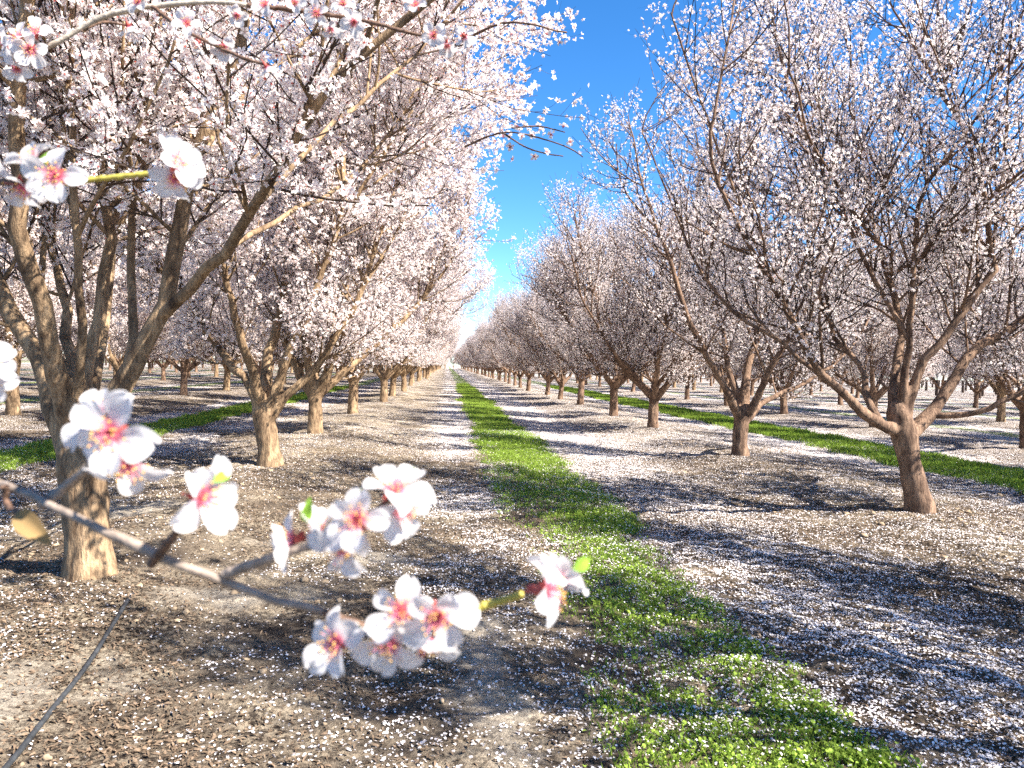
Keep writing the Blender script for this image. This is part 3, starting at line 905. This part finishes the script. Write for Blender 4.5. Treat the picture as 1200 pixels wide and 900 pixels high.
# ------------------------------------------------------------------ blossom branches close to the viewer
def petal_mesh(seed, L=1.0):
    r = np.random.default_rng(seed)
    nu, nv = 14, 13
    u = (1 - (1 - np.linspace(0, 1, nu)) ** 1.5)[:, None]; v = np.linspace(-1, 1, nv)[None, :]
    wm = r.uniform(0.34, 0.42)
    w = np.where(u < 0.62, 0.06 + (wm - 0.06) * np.sin(math.pi / 2 * np.clip(u / 0.62, 0, 1)) ** 1.25, wm * np.sqrt(np.clip(1 - ((u - 0.62) / 0.387) ** 2, 0, 1)))
    ln = u * (1 - 0.13 * (1 - np.abs(v)) ** 2 * smooth(0.70, 1, u))
    a, b, c = r.normal(0, 0.05), r.normal(0, 0.06), r.uniform(0.10, 0.26)
    X = ln * np.ones_like(v); Y = w * v * (1 + 0.05 * np.sin(7 * u + a * 40))
    Z = c * np.sin(u * math.pi * 0.55) + 0.20 * (v * w * 2) ** 2 - r.uniform(0.0, 0.30) * u ** 3 + b * v * u + 0.02 * np.sin(9 * v + 5 * u + a * 60) * u
    V = np.stack([X, Y, Z], -1).reshape(-1, 3)
    ii = (np.arange(nu - 1)[:, None] * nv + np.arange(nv - 1)[None, :])
    F = np.stack([ii, ii + nv, ii + nv + 1, ii + 1], -1).reshape(-1, 4)
    f = (1 - smooth(0.06, 0.36, u + 0.05 * np.abs(v))) * np.ones_like(v) + 0.05 * np.exp(-(v / 0.12) ** 2) * (1 - u)
    f = np.clip(f, 0, 1)[..., None]
    colr = (1 - f) * np.array([1, 0.985, 0.985]) + f * np.array([0.85, 0.20, 0.34])
    colr = colr * (1 - 0.13 * vnoise((v + 2) * 7 + 0 * u, u * 1.5 + 5 + 0 * v, seed) * np.clip(u * 1.5, 0, 1))[..., None]
    mb = MB(); mb.add(V, F, 0, colr.reshape(-1, 3))
    return mb.mesh('petal', [M_PETAL], True, True)


PETALS = [petal_mesh(i) for i in range(9)]


def blob(mb, c, r, mi, sq=1.0):
    mb.add(sv * np.array([r, r, r * sq]) + c, sf, mi)


def centre_mesh(seed):
    """Cup, sepals and pedicel behind the petals (unit = petal length)."""
    r = np.random.default_rng(seed); mb = MB()
    prof = np.array([[0, 0, -0.62], [0, 0, -0.40], [0, 0, -0.30], [0, 0, -0.14], [0, 0, 0.0], [0, 0, 0.03]])
    mb.tubes(prof[None], np.array([[0.035, 0.04, 0.10, 0.15, 0.17, 0.10]]), 10, 0, cap=True)
    for k in range(5):
        a = k * TAU / 5 + 0.6
        d = np.array([math.cos(a), math.sin(a), 0]); s = np.array([-d[1], d[0], 0])
        base = d * 0.15; tip = d * 0.42 + [0, 0, -0.10 - 0.12 * r.random()]
        mid = d * 0.30 + [0, 0, -0.01]
        mb.add([base - s * 0.08, base + s * 0.08, mid + s * 0.10, tip, mid - s * 0.10], [[0, 1, 2, 3, 4]], 0)
    return mb.mesh('flower', [M_CALYX])


def stamen_mesh(seed):
    r = np.random.default_rng(seed); mb = MB()
    n = 24
    P = []; R = []
    for i in range(n):
        a = i * 2.4; o = 0.05 + 0.09 * math.sqrt(i / n)
        sp = r.uniform(0.10, 0.34) * (0.4 + i / n); L = r.uniform(0.26, 0.46)
        d = np.array([math.cos(a), math.sin(a), 0])
        P.append([d * o, d * (o + sp * 0.4) + [0, 0, L * 0.6], d * (o + sp) + [0, 0, L]]); R.append([0.014, 0.011, 0.008])
        blob(mb, d * (o + sp) + [0, 0, L + 0.015], 0.030, 1)
    mb.tubes(np.array(P), np.array(R), 4, 0)
    return mb.mesh('stamen_tuft', [M_STAMEN, M_ANTHER])


CENTRES = [centre_mesh(i) for i in range(2)]; STAMENS = [stamen_mesh(i) for i in range(3)]


def flower(parent, pos, face, size, seed, opn=0.15, missing=()):
    """face: direction the flower looks, in view axes (right, up, towards the viewer); size: petal length in metres."""
    r = np.random.default_rng(seed)
    n = unit(RW @ np.asarray(face, float))
    z = Vector(n); x = z.orthogonal().normalized(); q = Matrix((x, z.cross(x), z)).transposed()
    M = q @ Matrix.Rotation(r.random() * TAU, 3, 'Z')
    f = link('flower', CENTRES[seed % 2], parent)
    f.matrix_local = Matrix.Translation(Vector(pos) - parent.location) @ M.to_4x4() @ Matrix.Scale(size, 4)
    for k in range(5):
        if k in missing: continue
        p = link('petal', PETALS[int(r.integers(len(PETALS)))], f)
        tilt = -(opn + r.normal(0, 0.27))
        s = r.uniform(0.82, 1.08)
        p.matrix_local = (Matrix.Rotation(k * TAU / 5 + r.normal(0, 0.11), 4, 'Z') @ Matrix.Translation((0.10, 0, 0.012 * (k % 2)))
                          @ Matrix.Rotation(tilt, 4, 'Y') @ Matrix.Rotation(r.normal(0, 0.24), 4, 'X') @ Matrix.Diagonal((s, s * r.uniform(0.95, 1.12), s, 1)))
    link('stamen_tuft', STAMENS[seed % 3], f)
    return f


def stem(parent, path, w0, w1, m, name='stem', sides=10):
    pts = resample(path, max(10, 4 * len(path)))
    n = len(pts); t = np.linspace(0, 1, n)
    rad = (w0 + (w1 - w0) * t) / 2 * (1 + 0.10 * np.sin(t * 40) * (rng.random(n) > 0.4))
    pts = resample(pts, 60); rad = np.interp(np.linspace(0, 1, 60), t, rad)
    for q in range(max(2, int(np.linalg.norm(pts[-1] - pts[0]) / (w0 * 7)))):                 # nodes
        rad *= 1 + rng.uniform(0.12, 0.35) * np.exp(-((np.linspace(0, 1, 60) - rng.random()) / 0.022) ** 2)
    pts[1:-1] += rng.normal(0, w0 * 0.04, (58, 3))
    mb = MB(); mb.tubes((pts - np.array(parent.location))[None], rad[None], sides, 0, cap=True)
    return link(name, mb.mesh(name, [m]), parent)


def leaf(parent, a, b, wid, m, name='leaf', face=(0.2, 0.2, 1)):
    a = np.asarray(a); b = np.asarray(b)
    n = unit(RW @ np.asarray(face, float)); d = b - a; s = unit(np.cross(n, d)); up = unit(np.cross(d, s))
    nu, nv = 8, 5
    V = []
    for i in range(nu):
        u = i / (nu - 1); w = wid * (math.sin(math.pi * u ** 0.8) ** 0.8 + 0.03)
        for j in range(nv):
            v = -1 + 2 * j / (nv - 1)
            V.append(a + d * u + s * v * w / 2 + up * (abs(v) * w * 0.25 + np.linalg.norm(d) * 0.10 * math.sin(u * math.pi)) - np.array(parent.location))
    F = [[i * nv + j, i * nv + j + 1, (i + 1) * nv + j + 1, (i + 1) * nv + j] for i in range(nu - 1) for j in range(nv - 1)]
    mb = MB(); mb.add(V, F)
    return link(name, mb.mesh(name, [m]), parent)


def bud(parent, p, d, r, m=None):
    mb = MB(); d = unit(np.asarray(d, float)) * r
    P = np.array([[np.zeros(3), d * 1.0, d * 2.0, d * 2.8]]) + np.asarray(p) - np.array(parent.location)
    mb.tubes(P, np.array([[r * 0.5, r, r * 0.85, r * 0.15]]), 8, 0, cap=True)
    return link('bud', mb.mesh('bud', [m or M_CALYX]), parent)


PX = lambda px, d: px * d / FPX                # size in metres of something px pixels across at depth d

# -- the long grey branch with the large flowers
D = 0.33
br = empty('blossom_branch', tuple(at(-120, 520, D + 0.10)))
tag(br, 'long grey almond branch with large pink-centred blossoms crossing close in front of the big tree', 'branch', 'blossom branches close to the viewer')
stem(br, [at(-420, 420, D + 0.22), at(-120, 525, D + 0.10), at(0, 567, D + 0.04), at(70, 597, D + 0.02), at(170, 645, D), at(265, 682, D), at(330, 706, D), at(378, 717, D)], PX(15, D), PX(9, D), M_STEM_GREY)
stem(br, [at(378, 717, D), at(415, 730, D), at(450, 738, D + 0.005), at(500, 728, D), at(555, 714, D)], PX(9, D), PX(6, D), M_STEM_DARK)
stem(br, [at(552, 715, D), at(575, 708, D), at(612, 697, D)], PX(10, D), PX(9, D), M_STEM_GREEN)
stem(br, [at(176, 662, D), at(190, 645, D - 0.005), at(208, 622, D - 0.01), at(224, 598, D - 0.015)], PX(11, D), PX(9, D), M_STEM_DARK)
stem(br, [at(262, 674, D), at(300, 660, D - 0.005), at(345, 645, D - 0.01), at(390, 630, D - 0.015), at(425, 610, D - 0.015)], PX(13, D), PX(9, D), M_STEM_GREY)
stem(br, [at(425, 610, D - 0.015), at(445, 595, D - 0.012), at(458, 582, D - 0.01)], PX(9, D), PX(6, D), M_STEM_DARK)
stem(br, [at(50, 592, D + 0.03), at(75, 572, D + 0.03), at(100, 552, D + 0.02), at(118, 530, D + 0.01)], PX(13, D), PX(9, D), M_STEM_GREY)
stem(br, [at(6, 570, D + 0.03), at(8, 590, D + 0.03), at(22, 603, D + 0.02)], PX(9, D), PX(6, D), M_STEM_DARK)
leaf(br, at(20, 600, D + 0.02), at(62, 640, D + 0.01), PX(27, D), M_DEADLEAF, 'dry_leaf', (0.3, 0.3, 1))['label'] = 'curled brown dry leaf'
leaf(br, at(358, 612, D - 0.01), at(364, 582, D - 0.015), PX(13, D), M_LEAF)
leaf(br, at(415, 590, D - 0.01), at(424, 572, D - 0.02), PX(10, D), M_LEAF)
leaf(br, at(470, 565, D - 0.01), at(486, 548, D - 0.015), PX(12, D), M_LEAF)
leaf(br, at(250, 565, D - 0.02), at(268, 556, D - 0.01), PX(12, D), M_LEAF)
leaf(br, at(455, 745, D), at(490, 725, D - 0.01), PX(10, D), M_LEAF)
leaf(br, at(425, 745, D), at(412, 728, D), PX(10, D), M_LEAF)
leaf(br, at(672, 668, D), at(690, 655, D + 0.005), PX(16, D), M_LEAF)
for q, (bx, by, dx, dy) in enumerate(((350, 632, 0.6, 1), (480, 745, 0.2, -1), (628, 690, -0.6, 0.2), (634, 706, 0.1, -1))):
    bud(br, at(bx, by, D - 0.004), RW @ np.array([dx, dy, 0.3]), PX(4.5, D))
FL = [  # px, py, depth offset, facing, diameter px, openness
    (130, 508, -0.030, (-0.05, -0.10, 1.0), 112, 0.10),
    (148, 540, -0.005, (0.40, -0.65, 0.75), 104, 0.22),
    (115, 490, 0.008, (-0.45, 0.55, 0.7), 92, 0.25),
    (236, 582, -0.020, (0.90, -0.05, 0.32), 104, 0.15),
    (343, 632, -0.008, (-0.75, 0.05, 0.45), 84, 0.35),
    (372, 624, -0.006, (0.15, 0.85, 0.25), 78, 0.75),
    (418, 610, -0.034, (0.05, 0.25, 1.0), 92, 0.16),
    (402, 640, -0.028, (-0.05, -0.45, 0.9), 98, 0.14),
    (462, 575, -0.022, (0.10, 0.85, 0.55), 96, 0.12),
    (470, 597, -0.012, (0.70, -0.40, 0.6), 84, 0.25),
    (396, 752, -0.016, (-0.55, -0.05, 0.75), 98, 0.24),
    (470, 716, -0.022, (-0.05, 0.35, 0.95), 90, 0.20),
    (513, 722, -0.030, (0.10, -0.05, 1.0), 104, 0.10),
    (456, 752, -0.020, (-0.30, -0.55, 0.8), 98, 0.20),
    (500, 750, -0.004, (0.25, -0.85, 0.45), 90, 0.25),
    (640, 692, -0.010, (0.92, 0.10, 0.18), 100, 0.10),
    (652, 680, 0.012, (0.35, 0.55, -0.6), 92, 0.25)]
for i, (px, py, dd, fc, dia, op) in enumerate(FL):
    flower(br, at(px, py, D + dd), fc, PX(dia / 2, D + dd) * 0.88, 10 + i, op)

# -- the green shoot with two bunches, upper left
D = 0.52
b2_ = empty('blossom_branch', tuple(at(-40, 215, D)))
tag(b2_, 'slim yellow-green shoot with a blossom bunch at each end, upper left', 'branch', 'blossom branches close to the viewer')
stem(b2_, [at(-220, 235, D + 0.15), at(-60, 216, D + 0.03), at(0, 214, D), at(40, 213, D)], PX(14, D), PX(8, D), M_STEM_DARK)
stem(b2_, [at(40, 213, D), at(85, 213, D), at(130, 208, D), at(192, 202, D)], PX(7, D), PX(6, D), M_STEM_GREEN)
leaf(b2_, at(50, 200, D - 0.01), at(62, 176, D - 0.015), PX(11, D), M_LEAF)
for i, (px, py, dd, fc, dia, op) in enumerate([(66, 207, -0.03, (0.05, -0.10, 1), 74, 0.12), (38, 190, -0.01, (-0.35, 0.75, 0.5), 66, 0.25), (28, 218, 0.0, (-0.2, -0.75, 0.5), 76, 0.3),
                                               (206, 193, -0.012, (0.75, 0.30, 0.45), 66, 0.25), (206, 208, -0.005, (0.15, -0.75, 0.5), 62, 0.25)]):
    flower(b2_, at(px, py, D + dd), fc, PX(dia / 2, D) * 0.88, 50 + i, op)

# -- the pale branch along the top edge
D = 0.95
b3_ = empty('blossom_branch', tuple(at(-40, 75, D)))
tag(b3_, 'pale arching branch with many small blossoms along the top edge', 'branch', 'blossom branches close to the viewer')
stem(b3_, [at(-220, 110, D + 0.25), at(-40, 72, D + 0.05), at(45, 58, D), at(80, 42, D), at(125, 18, D), at(190, 6, D), at(250, 2, D), at(290, 6, D)], PX(9, D), PX(5, D), M_STEM_PALE)
stem(b3_, [at(290, 6, D), at(345, 12, D), at(425, 24, D), at(470, 36, D), at(522, 48, D)], PX(6, D), PX(3.5, D), M_STEM_DARK)
stem(b3_, [at(178, 7, D), at(205, 28, D - 0.02), at(240, 48, D - 0.03), at(285, 68, D - 0.04), at(312, 76, D - 0.04)], PX(5, D), PX(3, D), M_STEM_DARK)
stem(b3_, [at(95, 36, D), at(120, 26, D + 0.02), at(150, 30, D + 0.03)], PX(4, D), PX(3, D), M_STEM_DARK)
for i, (px, py, dd, fc, dia, op) in enumerate([
        (22, 45, -0.03, (-0.3, 0.3, 0.9), 52, 0.2), (42, 38, -0.02, (0.3, 0.5, 0.8), 50, 0.2), (36, 58, -0.03, (0.1, -0.5, 0.8), 52, 0.2), (8, 50, 0, (-0.7, -0.1, 0.6), 50, 0.3), (20, 80, -0.02, (0.1, -0.6, 0.8), 44, 0.2),
        (162, 2, -0.02, (0, 0.2, 1), 44, 0.2), (150, 30, 0.02, (0.1, -0.7, -0.4), 40, 0.3), (219, 28, -0.05, (0.1, 0, 1), 42, 0.12), (232, 50, -0.03, (-0.4, -0.5, 0.3), 38, 0.3),
        (262, 54, -0.03, (0.1, -0.7, 0.5), 46, 0.25), (278, 18, 0, (0, -0.5, 0.9), 36, 0.2), (312, 78, -0.04, (0.4, -0.6, -0.3), 40, 0.3), (310, 5, -0.02, (0, 0.2, 1), 44, 0.2), (345, 4, -0.02, (0.2, 0.1, 1), 38, 0.2),
        (371, 16, -0.04, (-0.1, -0.2, 1), 42, 0.12), (402, 5, -0.02, (0.1, 0.1, 1), 40, 0.2), (415, 26, -0.03, (0, -0.4, 0.9), 42, 0.2), (388, 34, 0, (-0.2, -0.7, 0.4), 36, 0.3), (487, 6, -0.02, (-0.3, 0.2, 0.9), 40, 0.2),
        (508, 42, -0.03, (-0.1, -0.2, 1), 40, 0.2), (524, 52, 0, (0, -0.8, 0.4), 40, 0.3), (544, 42, -0.02, (0.3, -0.1, -0.6), 38, 0.3)]):
    flower(b3_, at(px, py, D + dd), fc, PX(dia / 2, D) * 0.72, 80 + i, op)

# -- a drooping twig that reaches over the aisle, and a single bloom above it
D = 3.2
b4_ = empty('blossom_branch', tuple(at(480, 130, D)))
tag(b4_, 'thin drooping twig with scattered blossoms hanging out against the blue sky', 'branch', 'blossom branches close to the viewer')
stem(b4_, [at(545, 172, D + 0.4), at(572, 160, D + 0.1), at(600, 155, D), at(640, 164, D), at(668, 174, D), at(683, 184, D)], PX(2.6, D), PX(1.4, D), M_STEM_DARK, sides=6)
stem(b4_, [at(590, 156, D), at(615, 172, D), at(640, 180, D), at(660, 183, D)], PX(2.2, D), PX(1.4, D), M_STEM_DARK, sides=5)
stem(b4_, [at(600, 150, D), at(630, 148, D), at(650, 152, D), at(662, 155, D)], PX(2.2, D), PX(1.4, D), M_STEM_DARK, sides=5)
stem(b4_, [at(520, 60, D + 0.6), at(580, 30, D + 0.2), at(620, 28, D), at(650, 36, D), at(664, 38, D)], PX(4, D), PX(2, D), M_STEM_DARK, sides=5)
for i, (px, py) in enumerate([(672, 32), (655, 50), (640, 40), (626, 22), (610, 14), (600, 40), (585, 30), (660, 148), (634, 140), (624, 158), (598, 172), (612, 160), (646, 158), (668, 166), (626, 183), (640, 178), (606, 148), (590, 160), (575, 150), (580, 165), (600, 186)]):
    flower(b4_, at(px, py, D + rng.uniform(-0.03, 0.03)), (rng.normal(0, 0.5), rng.normal(0, 0.5), 0.6), 0.019 * rng.uniform(0.8, 1.15), 120 + i, 0.25)

# -- a bloom half out of sight at the left edge
D = 0.45
b5_ = empty('blossom_branch', tuple(at(-60, 440, D)))
tag(b5_, 'white blossoms on a short twig at the left edge, above the long grey branch', 'branch', 'blossom branches close to the viewer')
stem(b5_, [at(-260, 470, D + 0.1), at(-60, 440, D + 0.02), at(-22, 436, D)], PX(9, D), PX(6, D), M_STEM_DARK)
flower(b5_, at(-14, 425, D - 0.01), (0.5, 0.4, 0.7), PX(30, D), 190, 0.2)
flower(b5_, at(-16, 448, D), (0.5, -0.5, 0.7), PX(30, D), 191, 0.2)

# ------------------------------------------------------------------ light and air
SUN_EL, SUN_AZ = math.radians(45), math.atan2(-0.50, 0.87)      # azimuth measured from +X towards +Y: right of and a little behind the viewer
sd = Vector((math.cos(SUN_EL) * math.cos(SUN_AZ), math.cos(SUN_EL) * math.sin(SUN_AZ), math.sin(SUN_EL)))
sun = bpy.data.lights.new('sun', 'SUN'); sun.energy = 5.0; sun.angle = math.radians(0.5); sun.color = (1.0, 0.94, 0.85)
so = bpy.data.objects.new('sun', sun); COL.objects.link(so); so.rotation_euler = sd.to_track_quat('Z', 'Y').to_euler()
w = bpy.data.worlds.new('World'); SC.world = w; w.use_nodes = True
nt = w.node_tree
bg = nt.nodes['Background']
sky = nt.nodes.new('ShaderNodeTexSky'); sky.sky_type = 'NISHITA'; sky.sun_disc = False
sky.sun_elevation = SUN_EL; sky.sun_rotation = math.pi / 2 - SUN_AZ
sky.altitude = 50; sky.air_density = 0.65; sky.dust_density = 0.0; sky.ozone_density = 3.0
hs = nt.nodes.new('ShaderNodeHueSaturation'); hs.inputs['Saturation'].default_value = 1.27
nt.links.new(sky.outputs[0], hs.inputs['Color']); nt.links.new(hs.outputs[0], bg.inputs[0]); bg.inputs[1].default_value = 0.088

# ------------------------------------------------------------------ camera
cam = bpy.data.cameras.new('camera'); co = bpy.data.objects.new('camera', cam); COL.objects.link(co)
cam.sensor_fit = 'HORIZONTAL'; cam.sensor_width = 36.0; cam.lens = 36.0 * FPX / 1200
cam.clip_start = 0.02; cam.clip_end = 4000
M4 = Matrix(RW.tolist()).to_4x4(); M4.translation = Vector(EYE)
co.matrix_world = M4
cam.dof.use_dof = True; cam.dof.focus_distance = 7.0; cam.dof.aperture_fstop = cam.lens / 2.0
SC.camera = co

SC.view_settings.view_transform = 'Standard'; SC.view_settings.look = 'None'
SC.view_settings.exposure = 1.92; SC.view_settings.gamma = 1.0; SC.view_settings.use_curve_mapping = False
SC.cycles.max_bounces = 6; SC.cycles.diffuse_bounces = 4; SC.cycles.glossy_bounces = 2; SC.cycles.transmission_bounces = 4; SC.cycles.transparent_max_bounces = 4
SC.cycles.use_denoising = False
